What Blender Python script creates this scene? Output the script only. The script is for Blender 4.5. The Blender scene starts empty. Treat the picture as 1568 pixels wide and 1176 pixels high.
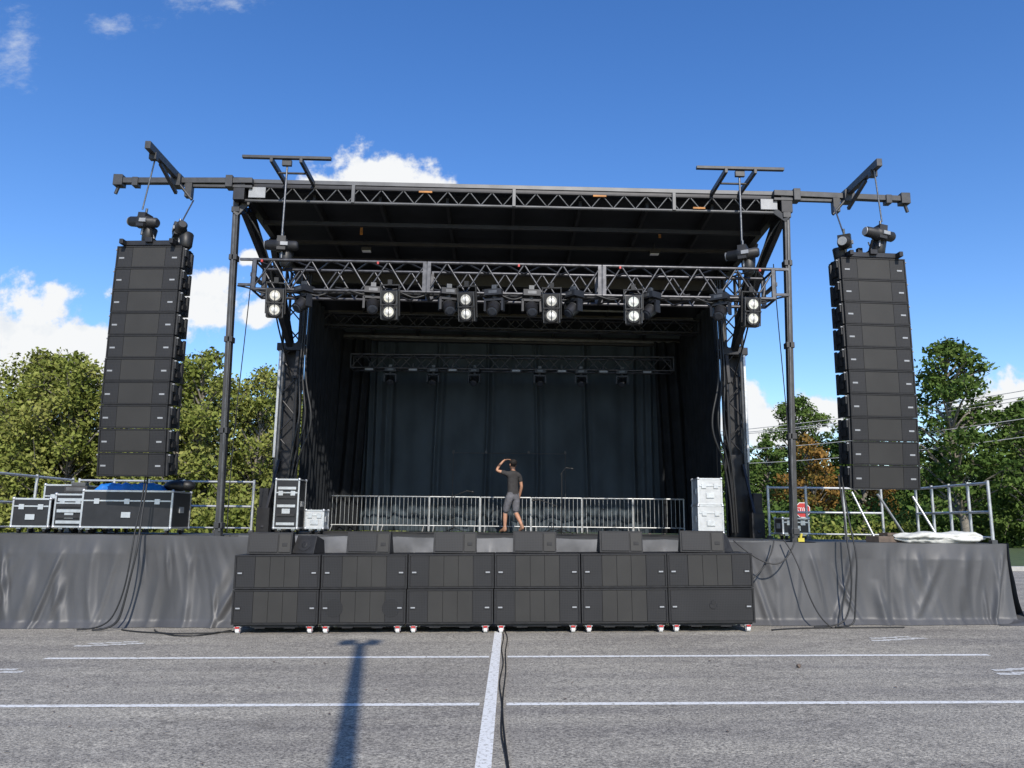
import bpy, math, random
import numpy as np
from math import sin, cos, tan, atan, tanh, pi, radians, sqrt
from mathutils import Vector, Matrix, noise as mn
random.seed(7); np.random.seed(7)
scene = bpy.context.scene
COL = scene.collection

# ------------------------------------------------------------------ helpers
def gz(x): return 0.014*22*tanh(x/22.0)

def pm(name, c, rough=.6, metal=0., var=.2, scale=5., bump=0., bscale=60., c2=None, spec=.5, coord='Object', stretch=(1,1,1), det=3):
    m = bpy.data.materials.new(name); m.use_nodes = True
    nt = m.node_tree; N = nt.nodes; L = nt.links
    b = N['Principled BSDF']
    tc = N.new('ShaderNodeTexCoord'); mp = N.new('ShaderNodeMapping')
    mp.inputs['Scale'].default_value = stretch
    L.new(tc.outputs[coord], mp.inputs[0])
    n = N.new('ShaderNodeTexNoise'); n.inputs['Scale'].default_value = scale; n.inputs['Detail'].default_value = det
    L.new(mp.outputs[0], n.inputs['Vector'])
    r = N.new('ShaderNodeValToRGB')
    r.color_ramp.elements[0].position = .3; r.color_ramp.elements[1].position = .7
    lo = [v*(1-var) for v in c]; hi = [v*(1+var) for v in c] if c2 is None else list(c2)
    r.color_ramp.elements[0].color = (*lo, 1); r.color_ramp.elements[1].color = (*hi, 1)
    L.new(n.outputs['Fac'], r.inputs[0]); L.new(r.outputs[0], b.inputs['Base Color'])
    b.inputs['Roughness'].default_value = rough; b.inputs['Metallic'].default_value = metal
    b.inputs['Specular IOR Level'].default_value = spec
    if bump > 0:
        n2 = N.new('ShaderNodeTexNoise'); n2.inputs['Scale'].default_value = bscale; n2.inputs['Detail'].default_value = 2
        L.new(mp.outputs[0], n2.inputs['Vector'])
        bp = N.new('ShaderNodeBump'); bp.inputs['Strength'].default_value = bump; bp.inputs['Distance'].default_value = .02
        L.new(n2.outputs['Fac'], bp.inputs['Height']); L.new(bp.outputs[0], b.inputs['Normal'])
    return m

class MB:
    def __init__(s): s.v=[]; s.f=[]; s.m=[]; s.s=[]
    def add(s, vs, fs, mat=0, smooth=False):
        o = len(s.v); s.v += [tuple(v) for v in vs]
        for f in fs: s.f.append(tuple(i+o for i in f)); s.m.append(mat); s.s.append(smooth)
    def box(s, c, d, mat=0, R=None, taper=1.0):
        x,y,z = d[0]/2, d[1]/2, d[2]/2
        vs = [Vector((sx*x*(taper if sz>0 else 1), sy*y*(taper if sz>0 else 1), sz*z)) for sz in (-1,1) for sy in (-1,1) for sx in (-1,1)]
        if R is not None: vs = [R@v for v in vs]
        c = Vector(c); vs = [v+c for v in vs]
        s.add(vs, [(0,2,3,1),(4,5,7,6),(0,1,5,4),(2,6,7,3),(0,4,6,2),(1,3,7,5)], mat)
    def tube(s, p, q, r, mat=0, n=8, r2=None, cap=True):
        p=Vector(p); q=Vector(q); d=q-p
        if d.length < 1e-6: return
        d.normalize(); a = d.orthogonal().normalized(); b = d.cross(a)
        r2 = r if r2 is None else r2
        vs=[]
        for (c,rr) in ((p,r),(q,r2)):
            for i in range(n):
                t=2*pi*i/n; vs.append(c+a*(rr*cos(t))+b*(rr*sin(t)))
        s.add(vs, [(i,(i+1)%n,n+(i+1)%n,n+i) for i in range(n)], mat, True)
        if cap:
            s.add(vs[:n], [tuple(reversed(range(n)))], mat); s.add(vs[n:], [tuple(range(n))], mat)
    def beam(s, p, q, w, h, mat=0):
        p=Vector(p); q=Vector(q); d=q-p; L=d.length; d.normalize()
        up=Vector((0,0,1))
        if abs(d.z)>.95: up=Vector((0,1,0))
        x=d.cross(up).normalized(); z=x.cross(d)
        R=Matrix((x,d,z)).transposed()
        s.box((p+q)/2,(w,L,h),mat,R)
    def lathe(s, c, axis, prof, mat=0, n=16):
        c=Vector(c); d=Vector(axis).normalized(); a=d.orthogonal().normalized(); b=d.cross(a)
        vs=[]
        for (t,r) in prof:
            for i in range(n):
                th=2*pi*i/n; vs.append(c+d*t+a*(r*cos(th))+b*(r*sin(th)))
        fs=[]
        for k in range(len(prof)-1):
            for i in range(n):
                fs.append((k*n+i,k*n+(i+1)%n,(k+1)*n+(i+1)%n,(k+1)*n+i))
        s.add(vs,fs,mat,True)
        s.add(vs[:n],[tuple(reversed(range(n)))],mat); s.add(vs[-n:],[tuple(range(n))],mat)
    def ell(s, c, r, mat=0, n=14, m=9, R=None):
        vs=[];fs=[]
        for j in range(m+1):
            ph=pi*j/m
            for i in range(n):
                th=2*pi*i/n; v=Vector((r[0]*sin(ph)*cos(th), r[1]*sin(ph)*sin(th), r[2]*cos(ph)))
                if R is not None: v=R@v
                vs.append(v+Vector(c))
        for j in range(m):
            for i in range(n):
                fs.append((j*n+i,(j+1)*n+i,(j+1)*n+(i+1)%n,j*n+(i+1)%n))
        s.add(vs,fs,mat,True)
    def truss(s, p, q, w, h, mat=0, rc=.025, rd=.012, step=None, up=Vector((0,0,1)), n=6):
        p=Vector(p); q=Vector(q); d=(q-p); L=d.length; d.normalize()
        x=d.cross(up).normalized(); z=x.cross(d)
        cs=[(x*(sx*w/2)+z*(sz*h/2)) for sx,sz in ((-1,-1),(1,-1),(1,1),(-1,1))]
        for c in cs: s.tube(p+c,q+c,rc,mat,n)
        k=max(2,int(round(L/(step or h))));
        for j in range(4):
            a=cs[j]; b=cs[(j+1)%4]
            for i in range(k):
                t0=p+d*(L*i/k); t1=p+d*(L*(i+1)/k)
                if i%2==0: s.tube(t0+a,t1+b,rd,mat,5,cap=False)
                else: s.tube(t0+b,t1+a,rd,mat,5,cap=False)
            s.tube(p+a,p+b,rd*1.3,mat,5); s.tube(q+a,q+b,rd*1.3,mat,5)
    def mesh(s, name, mats):
        me=bpy.data.meshes.new(name); me.from_pydata(s.v,[],s.f)
        for m in mats: me.materials.append(m)
        me.polygons.foreach_set('material_index', s.m); me.polygons.foreach_set('use_smooth', s.s)
        me.update(); return me
    def obj(s, name, mats, bevel=0, parent=None, loc=(0,0,0), rot=None):
        return put(name, s.mesh(name,mats), loc, rot, parent, bevel)

def put(name, me, loc=(0,0,0), rot=None, parent=None, bevel=0, scale=None):
    o=bpy.data.objects.new(name, me); COL.objects.link(o)
    o.location=loc
    if rot is not None: o.rotation_euler=rot
    if scale is not None: o.scale=scale
    if parent: o.parent=parent
    if bevel:
        b=o.modifiers.new('bevel','BEVEL'); b.width=bevel; b.segments=2; b.limit_method='ANGLE'; b.angle_limit=radians(50)
    return o
def empty(name, loc=(0,0,0)):
    o=bpy.data.objects.new(name,None); COL.objects.link(o); o.location=loc; o.empty_display_size=.3; return o
def cable(name, pts, r, mat, parent=None):
    cu=bpy.data.curves.new(name,'CURVE'); cu.dimensions='3D'; cu.bevel_depth=r; cu.bevel_resolution=2; cu.resolution_u=8
    sp=cu.splines.new('NURBS'); sp.points.add(len(pts)-1); sp.use_endpoint_u=True; sp.order_u=4
    for i,p in enumerate(pts): sp.points[i].co=(*p,1)
    cu.materials.append(mat)
    o=bpy.data.objects.new(name,cu); COL.objects.link(o)
    if parent: o.parent=parent
    return o
def grid_obj(name, fn, nu, nv, mats, parent=None, smooth=True):
    vs=[];fs=[]
    for j in range(nv+1):
        for i in range(nu+1): vs.append(fn(i/nu,j/nv))
    for j in range(nv):
        for i in range(nu):
            a=j*(nu+1)+i; fs.append((a,a+1,a+nu+2,a+nu+1))
    me=bpy.data.meshes.new(name); me.from_pydata(vs,[],fs)
    for m in mats: me.materials.append(m)
    me.polygons.foreach_set('use_smooth',[smooth]*len(fs)); me.update()
    return put(name,me,parent=parent)

# ------------------------------------------------------------------ materials
M_black = pm('black_steel',(.020,.020,.022),.45,.3,.25,9)
M_col   = pm('column_steel',(.045,.046,.048),.5,.3,.25,9)
M_blackp= pm('black_paint',(.016,.016,.017),.55,0,.3,6)
M_roof  = pm('roof_lining',(.010,.012,.015),.8,0,.3,2)
M_steel = pm('dark_galvanised',(.09,.092,.095),.45,.6,.3,6)
M_alu   = pm('aluminium',(.58,.59,.60),.38,.75,.12,12)
M_truss = pm('truss_dark_alloy',(.080,.080,.085),.42,.7,.3,14)
M_lgrey = pm('light_grey_paint',(.27,.28,.29),.5,.1,.15,7)
M_hdr   = pm('header_rail',(.085,.087,.09),.45,.3,.25,3)
M_white = pm('white_paint',(.72,.72,.70),.5,0,.08,10)
M_galv  = pm('galvanised_rail',(.48,.49,.49),.42,.55,.18,10)
M_cab   = pm('speaker_cabinet',(.015,.015,.016),.62,0,.25,12,.12,160,spec=.35)
M_skirt = pm('vinyl_skirt',(.060,.060,.062),.50,0,.20,1.4,.06,5,spec=.5,stretch=(1,1,.6))
M_skirt2= pm('vinyl_skirt_grey',(.11,.11,.11),.5,0,.3,3,spec=.5)
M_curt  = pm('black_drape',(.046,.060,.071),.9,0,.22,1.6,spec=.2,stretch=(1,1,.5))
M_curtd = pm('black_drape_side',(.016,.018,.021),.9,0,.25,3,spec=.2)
M_deck  = pm('stage_deck',(.05,.05,.048),.7,0,.25,3)
M_lam   = pm('case_laminate',(.014,.014,.016),.4,0,.2,9)
M_lams  = pm('case_silver_laminate',(.50,.51,.51),.4,.25,.1,9)
M_blue  = pm('blue_tarp',(.012,.14,.48),.4,0,.25,5,.3,14)
M_cable = pm('cable_rubber',(.012,.012,.012),.5)
M_wire  = pm('overhead_wire',(.34,.34,.34),.5)
M_red   = pm('red_plastic',(.42,.025,.022),.5,0,.1)
M_chain = pm('chain_steel',(.16,.16,.16),.4,.8,.3,40)
M_orange= pm('orange_strap',(.42,.17,.03),.6)
M_yellow= pm('yellow_tape',(.5,.42,.05),.6)
M_wood  = pm('weathered_wood',(.12,.09,.07),.8,0,.3,8)
M_tarpw = pm('white_tarp',(.52,.52,.48),.6,0,.14,6,.3,12)
M_lens  = pm('blinder_reflector',(.62,.61,.56),.22,.35,.25,26)
M_bulb  = pm('blinder_bulb',(.80,.79,.74),.2,0,.05,10)
M_glass = pm('dark_lens',(.03,.035,.045),.08,0,.1,10)

def grille_mat(name, c, freq=260.):
    m=bpy.data.materials.new(name); m.use_nodes=True; nt=m.node_tree; N=nt.nodes; L=nt.links; b=N['Principled BSDF']
    tc=N.new('ShaderNodeTexCoord')
    w=N.new('ShaderNodeTexWave'); w.wave_type='BANDS'; w.bands_direction='X'; w.inputs['Scale'].default_value=freq/20; w.inputs['Distortion'].default_value=0
    L.new(tc.outputs['Object'],w.inputs['Vector'])
    w2=N.new('ShaderNodeTexWave'); w2.bands_direction='Z'; w2.inputs['Scale'].default_value=freq/20
    L.new(tc.outputs['Object'],w2.inputs['Vector'])
    mu=N.new('ShaderNodeMath'); mu.operation='MULTIPLY'; L.new(w.outputs['Fac'],mu.inputs[0]); L.new(w2.outputs['Fac'],mu.inputs[1])
    oi=N.new('ShaderNodeObjectInfo'); va=N.new('ShaderNodeVectorMath'); va.operation='ADD'; L.new(tc.outputs['Object'],va.inputs[0]); L.new(oi.outputs['Location'],va.inputs[1])
    n=N.new('ShaderNodeTexNoise'); n.inputs['Scale'].default_value=2.2; L.new(va.outputs[0],n.inputs['Vector'])
    ad=N.new('ShaderNodeMath'); ad.operation='MULTIPLY_ADD'; L.new(n.outputs['Fac'],ad.inputs[0]); ad.inputs[1].default_value=.6; L.new(mu.outputs[0],ad.inputs[2])
    r=N.new('ShaderNodeValToRGB'); r.color_ramp.elements[0].color=(*[v*1.45 for v in c],1); r.color_ramp.elements[1].color=(*[v*.5 for v in c],1)
    r.color_ramp.elements[0].position=.1; r.color_ramp.elements[1].position=1.
    L.new(ad.outputs[0],r.inputs[0]); L.new(r.outputs[0],b.inputs['Base Color']); b.inputs['Roughness'].default_value=.6; b.inputs['Specular IOR Level'].default_value=.35
    return m
M_gr  = grille_mat('speaker_grille',(.017,.017,.018))
M_gr2 = grille_mat('speaker_grille_louvre',(.027,.026,.024),420)
M_cone= grille_mat('speaker_cone_grille',(.014,.014,.015))

def asphalt():
    m=bpy.data.materials.new('asphalt'); m.use_nodes=True; nt=m.node_tree; N=nt.nodes; L=nt.links; b=N['Principled BSDF']
    tc=N.new('ShaderNodeTexCoord')
    def noi(s,d=4,vec=None,rough=.6):
        n=N.new('ShaderNodeTexNoise'); n.inputs['Scale'].default_value=s; n.inputs['Detail'].default_value=d; n.inputs['Roughness'].default_value=rough
        L.new(vec or tc.outputs['Object'],n.inputs['Vector']); return n
    def ramp(src,a,b_,ca,cb):
        r=N.new('ShaderNodeValToRGB'); r.color_ramp.elements[0].position=a; r.color_ramp.elements[1].position=b_
        r.color_ramp.elements[0].color=(*ca,1); r.color_ramp.elements[1].color=(*cb,1); L.new(src,r.inputs[0]); return r
    def mul(a,b_,f=1):
        x=N.new('ShaderNodeMix'); x.data_type='RGBA'; x.blend_type='MULTIPLY'; x.inputs[0].default_value=f
        L.new(a,x.inputs[6]); L.new(b_,x.inputs[7]); return x.outputs[2]
    base=ramp(noi(.35,3).outputs['Fac'],.3,.7,(.250,.230,.198),(.310,.288,.248))
    sp=ramp(noi(40,4,rough=.9).outputs['Fac'],.38,.62,(.34,.34,.35),(1.68,1.67,1.62))
    sp2=ramp(noi(9,4,rough=.75).outputs['Fac'],.3,.7,(.76,.76,.77),(1.22,1.22,1.21))
    mp=N.new('ShaderNodeMapping'); mp.inputs['Scale'].default_value=(.25,1.8,1); mp.inputs['Rotation'].default_value=(0,0,-.55); L.new(tc.outputs['Object'],mp.inputs[0])
    st=ramp(noi(1.1,4,mp.outputs[0]).outputs['Fac'],.35,.65,(.80,.80,.82),(1.12,1.12,1.10))
    c=mul(base.outputs[0],sp.outputs[0]); c=mul(c,sp2.outputs[0]); c=mul(c,st.outputs[0])
    v=N.new('ShaderNodeTexVoronoi'); v.feature='DISTANCE_TO_EDGE'; v.inputs['Scale'].default_value=.22
    nn=noi(1.2,3); vm=N.new('ShaderNodeVectorMath'); vm.operation='MULTIPLY_ADD'; L.new(nn.outputs['Color'],vm.inputs[0]); vm.inputs[1].default_value=(1.2,1.2,0); L.new(tc.outputs['Object'],vm.inputs[2])
    L.new(vm.outputs[0],v.inputs['Vector'])
    cr=ramp(v.outputs['Distance'],.0,.004,(.6,.59,.58),(1,1,1)); c=mul(c,cr.outputs[0],.5)
    L.new(c,b.inputs['Base Color']); b.inputs['Roughness'].default_value=.85; b.inputs['Specular IOR Level'].default_value=.3
    bp=N.new('ShaderNodeBump'); bp.inputs['Strength'].default_value=.7; bp.inputs['Distance'].default_value=.014
    L.new(noi(52,1,rough=.8).outputs['Fac'],bp.inputs['Height']); L.new(bp.outputs[0],b.inputs['Normal'])
    return m
M_asph=asphalt()
def paint(name, wear, hi=.74, lo=(.32,.30,.26), w=.1):
    m=bpy.data.materials.new(name); m.use_nodes=True; nt=m.node_tree; N=nt.nodes; L=nt.links; b=N['Principled BSDF']
    tc=N.new('ShaderNodeTexCoord')
    n=N.new('ShaderNodeTexNoise'); n.inputs['Scale'].default_value=28; n.inputs['Detail'].default_value=5; n.inputs['Roughness'].default_value=.75; L.new(tc.outputs['Object'],n.inputs['Vector'])
    r=N.new('ShaderNodeValToRGB'); r.color_ramp.elements[0].position=wear; r.color_ramp.elements[1].position=wear+w
    r.color_ramp.elements[0].color=(*lo,1); r.color_ramp.elements[1].color=(hi,hi,hi*.96,1)
    L.new(n.outputs['Fac'],r.inputs[0]); L.new(r.outputs[0],b.inputs['Base Color']); b.inputs['Roughness'].default_value=.75
    return m
M_paint=paint('road_paint',.38,.70); M_paintw=paint('worn_road_paint',.42,.64,w=.14)
M_grass=pm('grass_blades',(.045,.075,.018),.9,0,.4,3,.6,30,c2=(.085,.12,.035))
M_conc=pm('kerb_concrete',(.36,.35,.32),.85,0,.15,6)

# ------------------------------------------------------------------ ground
xs=sorted(set([-500,-350,-220,-150,-110,-80,-60,-45,-35,-28,-24]+[i*.5 for i in range(-40,41)]+[24,28,35,45,60,80,110,150,220,350,500]))
def sheet(y0,y1,dz,xa=-500,xb=500,ny=1):
    X=[x for x in xs if xa<x<xb]; X=[xa]+X+[xb]
    vs=[];fs=[]
    for j in range(ny+1):
        for x in X: vs.append((x,y0+(y1-y0)*j/ny,gz(x)+dz))
    n=len(X)
    for j in range(ny):
        for i in range(n-1): a=j*n+i; fs.append((a,a+1,a+n+1,a+n))
    return vs,fs
def sheet_obj(name,parts,mat):
    b=MB()
    for p in parts:
        v,f=sheet(*p); b.add(v,f,0)
    return b.obj(name,[mat])
sheet_obj('parking_lot',[(-80,700,0)],M_asph)
sheet_obj('grass',[(26.2,690,.13)],M_grass)
kb=MB()
for i in range(-60,60):
    x0=i*1.5
    kb.add([(x0+.004,26,gz(x0)),(x0+1.496,26,gz(x0+1.5)),(x0+.004,26.02,gz(x0)+.14),(x0+1.496,26.02,gz(x0+1.5)+.14),(x0+.004,26.2,gz(x0)+.145),(x0+1.496,26.2,gz(x0+1.5)+.145)],
           [(0,1,3,2),(2,3,5,4)],0)
kb.obj('kerb',[M_conc])
sheet_obj('parking_line',[(7.22,7.32,.004,-12,-.26),(7.22,7.32,.004,-.02,12),(9.68,9.79,.004,-5.6,-.24),(9.68,9.79,.004,-.02,5.8),
   (4.0,11.95,.004,-.220,-.110),(4.7,4.8,.004,-12,-.26),(4.7,4.8,.004,-.02,12)],M_paint)
def stencil(cx,cy,seed):
    rnd=random.Random(seed); P=[]
    for k in range(4):
        xx=cx+(k-1.5)*.20; y0=cy-.26+.06*k
        P.append((y0,y0+.12,.004,xx-.13,xx+.11)); 
        if k<3: P.append((y0+.22,y0+.32,.004,xx-.05,xx+.16))
    return P
sheet_obj('painted_stencil',stencil(-5.35,10.9,1),M_paintw)
sheet_obj('painted_stencil',stencil(5.35,11.1,2),M_paintw)
sheet_obj('painted_stencil',stencil(-5.75,8.9,3),M_paintw)
sheet_obj('painted_stencil',stencil(5.6,8.75,4),M_paintw)
b=MB(); rnd=random.Random(5)
for k in range(170):
    x=rnd.uniform(-9,9); y=rnd.uniform(4.5,12.1); s=rnd.uniform(.008,.022); a=rnd.uniform(0,6.28)
    z=gz(x)+.006
    P=[(x+s*cos(a+q)*(1 if i%2 else .6),y+s*sin(a+q)*(1 if i%2 else .6),z+rnd.uniform(0,.012)) for i,q in enumerate((0,1.57,3.14,4.71))]
    b.add(P,[(0,1,2,3)],0)
b.obj('fallen_leaves',[M_wood])

# ------------------------------------------------------------------ mobile stage
DZ=1.34
stage=empty('mobile_stage',(0,0,0))
upper=empty('upper_structure',(0,13.2,7.5-.145)); upper.parent=stage; upper.rotation_euler=(0,.0075,radians(.8))
upper_inv=Vector((0,-13.2,-7.5))
b=MB(); b.box((0,16.95,DZ-.06),(9.8,7.3,.12),0); b.box((0,16.95,DZ-.4),(9.5,6.9,.3),1)
for x in (-4.4,-2.2,0,2.2,4.4):
    for y in (13.6,16.9,20.2): b.tube((x,y,gz(x)),(x,y,DZ-.5),.06,1)
b.obj('deck',[M_deck,M_black],parent=stage)
for nm,xa,xb in (('wing_deck_a',-8.6,-4.93),('wing_deck_b',4.93,7.95)):
    b=MB(); b.box(((xa+xb)/2,13.92,DZ-.05),(xb-xa,2.5,.1),0)
    for i in range(4):
        for y in (12.85,15.0):
            x=xa+.2+(xb-xa-.4)*i/3; b.tube((x,y,gz(x)),(x,y,DZ-.1),.03,1)
    b.obj(nm,[M_deck,M_galv],parent=stage)
b=MB()
for sx in (-1,1):
    xt,xb_=(-5.02,-4.86) if sx<0 else (4.93,4.72)
    zt=7.38 if sx<0 else 7.28
    b.beam((xb_,13.15,gz(xb_)+.05),(xt,13.15,zt),.10,.12,0)
    b.beam((xb_,13.08,1.4),(xt,13.08,7.0),.035,.02,1)
    b.box((xb_,13.15,gz(xb_)+.03),(.4,.4,.06),0)
    for z in (1.5,3.1,4.7,6.2,7.1):
        x=xb_+(xt-xb_)*(z/7.5); b.box((x,13.15,z),(.14,.16,.10),0)
    b.beam((xt,13.1,7.0),(xt-sx*.25,13.2,zt-.02),.06,.1,0)
b.obj('front_column',[M_col,M_steel],.006,stage)
b=MB()
b.box((0,13.2,7.74),(9.75,.16,.075),1); b.box((0,13.14,7.665),(9.75,.03,.05),0)
b.tube((-4.85,13.12,7.36),(4.85,13.12,7.36),.03,1); b.tube((-4.85,13.12,7.62),(4.85,13.12,7.62),.022,0)
k=48
for i in range(k):
    x0=-4.8+9.6*i/k; x1=-4.8+9.6*(i+1)/k
    z0,z1=(7.37,7.62) if i%2 else (7.62,7.37)
    b.tube((x0,13.12,z0),(x1,13.12,z1),.014,2,5)
for x in (-4.87,-2.9,0,2.9,4.87): b.box((x,13.12,7.52),(.06,.1,.34),1)
for sx in (-1,1):
    b.box((sx*4.62,13.08,7.5),(.30,.03,.20),3); b.box((sx*4.93,13.15,7.55),(.2,.26,.42),0)
for x in (-1.6,1.55): b.box((x,13.085,7.59),(.24,.02,.035),4)
b.box((3.35,13.08,7.40),(.22,.02,.035),4)
b.obj('header_truss',[M_black,M_hdr,M_steel,M_lgrey,M_orange],.004,upper,upper_inv)
b=MB()
def slab(y0,z0,y1,z1,x=4.95,t=.1,mat=0):
    b.add([(-x,y0,z0),(x,y0,z0),(x,y1,z1),(-x,y1,z1),(-x,y0,z0+t),(x,y0,z0+t),(x,y1,z1+t),(-x,y1,z1+t)],
      [(3,2,1,0),(4,5,6,7),(0,1,5,4),(2,3,7,6),(1,2,6,5),(3,0,4,7)],mat)
slab(13.29,7.60,16.8,7.42); slab(16.81,7.42,20.7,6.78)
def rz(y): return 7.60-.18*(y-13.29)/3.51 if y<16.8 else 7.42-.64*(y-16.8)/3.9
for x in (-4.85,-3.65,-2.45,-1.22,0,1.22,2.45,3.65,4.85):
    w=.12 if abs(x)>4.8 else .05
    b.beam((x,13.3,rz(13.3)-.10),(x,16.8,rz(16.8)-.10),w,.16,1); b.beam((x,16.8,rz(16.8)-.12),(x,20.6,rz(20.6)-.12),w,.18,1)
for y in (14.1,15.0,15.9,16.8,17.8,18.8,19.7): b.beam((-4.8,y,rz(y)-.22),(4.8,y,rz(y)-.22),.07,.08,1)
b.box((0,20.3,6.62),(9.8,.1,.22),1); b.box((0,20.2,6.60),(9.6,.05,.07),2)
b.box((0,16.75,7.1),(9.7,.16,.26),1)
b.box((-1.7,17.6,6.86),(2.6,.04,.04),2); b.box((2.4,18.0,6.82),(1.9,.04,.04),2)
b.truss((-4.6,18.2,6.5),(4.6,18.2,6.5),.3,.3,1,.022,.012)
b.obj('roof',[M_roof,M_blackp,M_steel],parent=upper,loc=upper_inv)
b=MB()
for sx in (-1,1):
    X=sx*4.82
    b.truss((X,16.5,DZ),(X,16.5,7.1),.36,.36,0,.035,.018,.4,up=Vector((0,1,0)))
    b.box((X,16.62,3.3),(.30,.16,3.9),0)
    b.box((X-sx*.02,16.27,2.2),(.34,.05,1.7),0)
    b.beam((X+sx*.2,16.3,2.9),(X+sx*.2,16.3,5.3),.05,.05,1)
    b.tube((X+sx*.10,16.2,2.6),(X+sx*.10,16.2,5.25),.035,2)
    b.box((X,16.5,5.3),(.55,.5,.16),0)
    for yy,zz,xx in ((13.6,7.3,4.95),(14.9,7.25,4.9)):
        b.beam((X,16.3,5.35),(sx*xx,yy,zz),.12,.16,0)
    b.beam((X,16.7,5.35),(sx*4.9,19.6,6.7),.12,.14,0)
    b.beam((X-sx*.15,16.3,4.6),(sx*4.55,16.4,7.2),.07,.1,0)
    b.beam((sx*4.95,13.4,7.2),(sx*4.78,15.6,5.95),.10,.2,0)
    b.beam((sx*4.85,20.4,DZ),(sx*4.85,20.4,6.6),.14,.14,0)
    b.box((X+sx*.25,16.1,DZ+.45),(.18,.3,.9),0); b.box((X+sx*.1,15.6,DZ+.25),(.25,.2,.5),0)
    b.beam((X+sx*.1,15.5,DZ+.1),(X+sx*.05,16.2,DZ+1.5),.05,.05,0)
b.obj('lifting_tower',[M_black,M_alu,M_steel],.004,stage)
for sx in (-1,1):
    for k in range(3):
        x=sx*(4.52-.05*k)
        cable('tower_cable',[(x,16.2,6.9),(x-sx*.03,16.1,5.6),(x+sx*.04,16.1,4.6),(x-sx*(.1+.07*k),16.0,3.9),(x-sx*(.02+.1*k),16.0,3.3),(x+sx*.12,16.1,2.8),(x+sx*.15,16.1,DZ+.1)],.022,M_cable,stage)
    cable('tower_cable',[(sx*4.95,13.3,7.2),(sx*4.4,13.5,6.5),(sx*4.6,14,5.5),(sx*4.72,15.9,4.9),(sx*4.7,16.1,4.5)],.016,M_cable,stage)
b=MB()
for sx in (-1,1):
    b.beam((sx*4.7,13.05,7.70),(sx*7.12,13.0,7.62),.11,.10,0); b.beam((sx*4.7,13.05,7.59),(sx*5.9,13.03,7.57),.07,.05,0)
    b.box((sx*7.05,13.0,7.62),(.16,.17,.2),0); b.box((sx*5.1,13.05,7.66),(.12,.2,.22),0); b.box((sx*6.75,13.0,7.6),(.1,.15,.16),0)
    b.tube((sx*7.05,13.0,7.55),(sx*7.1,13.0,7.38),.03,0)
    b.box((sx*6.03,13.0,7.64),(.18,.2,.22),0)
    b.beam((sx*6.03,13.25,7.72),(sx*6.03,11.80,7.73),.09,.13,0); b.beam((sx*6.03,13.0,7.42),(sx*6.03,12.3,7.64),.05,.06,0)
    b.box((sx*6.03,12.05,7.64),(.12,.1,.12),0); b.box((sx*5.8,13.0,7.47),(.12,.12,.26),0)
    b.tube((sx*5.95,12.95,7.55),(sx*5.72,12.95,7.28),.025,0)
for cx in (-3.88,3.85):
    for dx in (-.25,.25):
        b.beam((cx+dx,13.5,7.70),(cx+dx,12.2,7.72),.05,.09,0)
    b.box((cx,12.25,7.775),(1.5,.07,.05),0); b.tube((cx-.26,12.6,7.66),(cx+.26,12.6,7.66),.02,0)
    b.box((cx,12.28,7.69),(.16,.06,.1),0)
    b.tube((cx,12.3,7.65),(cx,12.3,6.3),.018,1)
b.obj('rigging_boom',[M_col,M_chain],.004,upper,upper_inv)
for x in (-3.0,2.88):
    b=MB(); b.box((x,15.0,7.06),(.2,.12,.07),0); b.box((x,15.0,7.018),(.17,.1,.01),1); b.tube((x,15,7.09),(x,15,7.26),.015,0)
    b.box((x,14.4,7.23),(.05,.02,.17),2)
    b.obj('work_light',[M_blackp,M_white,M_orange])
for sx in (-1,1):
    cable('guy_rope',[(sx*4.35,12.3,5.9),(sx*4.6,12.9,4.3),(sx*4.75,13.0,3.0),(sx*4.7,13.0,1.4)],.008,M_cable)

# ------------------------------------------------------------------ curtains
def backfn(u,v):
    x=-4.85+9.7*u; z=DZ+.02+v*5.1
    e=min(1,max(0,(abs(x)-3.0)/.8)); e=e*e*(3-2*e)
    fr=sin(x*27+1.5*sin(x*3.1)+.6*v*sin(x*5))*.09*(.55+.45*mn.noise(Vector((x*2,0,5))))
    d=mn.noise(Vector((x*1.1+v*.9*(1 if x>0 else -1),v*1.2,2)))*.10+ .03*mn.noise(Vector((x*4,v*1.5,9)))
    seam=0
    for s in (-3.3,-2.0,-.68,.64,1.98,3.3):
        q=(x-s-.05*sin(v*3+s)); seam-= .09*math.exp(-(q/.05)**2)-.07*math.exp(-((q-.12)/.07)**2)
    soft=.03*sin(x*9+2*sin(x*2)+v)*(1-v*.4)
    bot=max(0,1-v/.16); rump=bot*(.16*mn.noise(Vector((x*3.2,v*14,4)))+.12*mn.noise(Vector((x*9,v*22,1))))
    return (x,20.42+ e*(fr+d) +(1-e)*(d*.7+seam+soft)+rump, z)
c=empty('stage_backdrop_curtain')
grid_obj('backdrop',backfn,620,60,[M_curt],c)
for sx in (-1,1):
    def legfn(u,v,sx=sx):
        y=16.8+3.5*u; z=DZ+.02+v*5.3
        return (sx*(4.58+.07*sin(y*22+sin(y*4)))+.06*mn.noise(Vector((y,v*2,sx))),y,z)
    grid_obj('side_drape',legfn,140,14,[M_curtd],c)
    def legf2(u,v,sx=sx):
        x=sx*(3.75+.95*u); z=DZ+.02+v*5.0
        return (x+sx*.12*(1-v),19.95+.08*sin(x*24+2*v*sx+sin(x*5))+.05*mn.noise(Vector((x*3,v*3,7))),z)
    grid_obj('tormentor_drape',legf2,120,24,[M_curtd],c)

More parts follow.
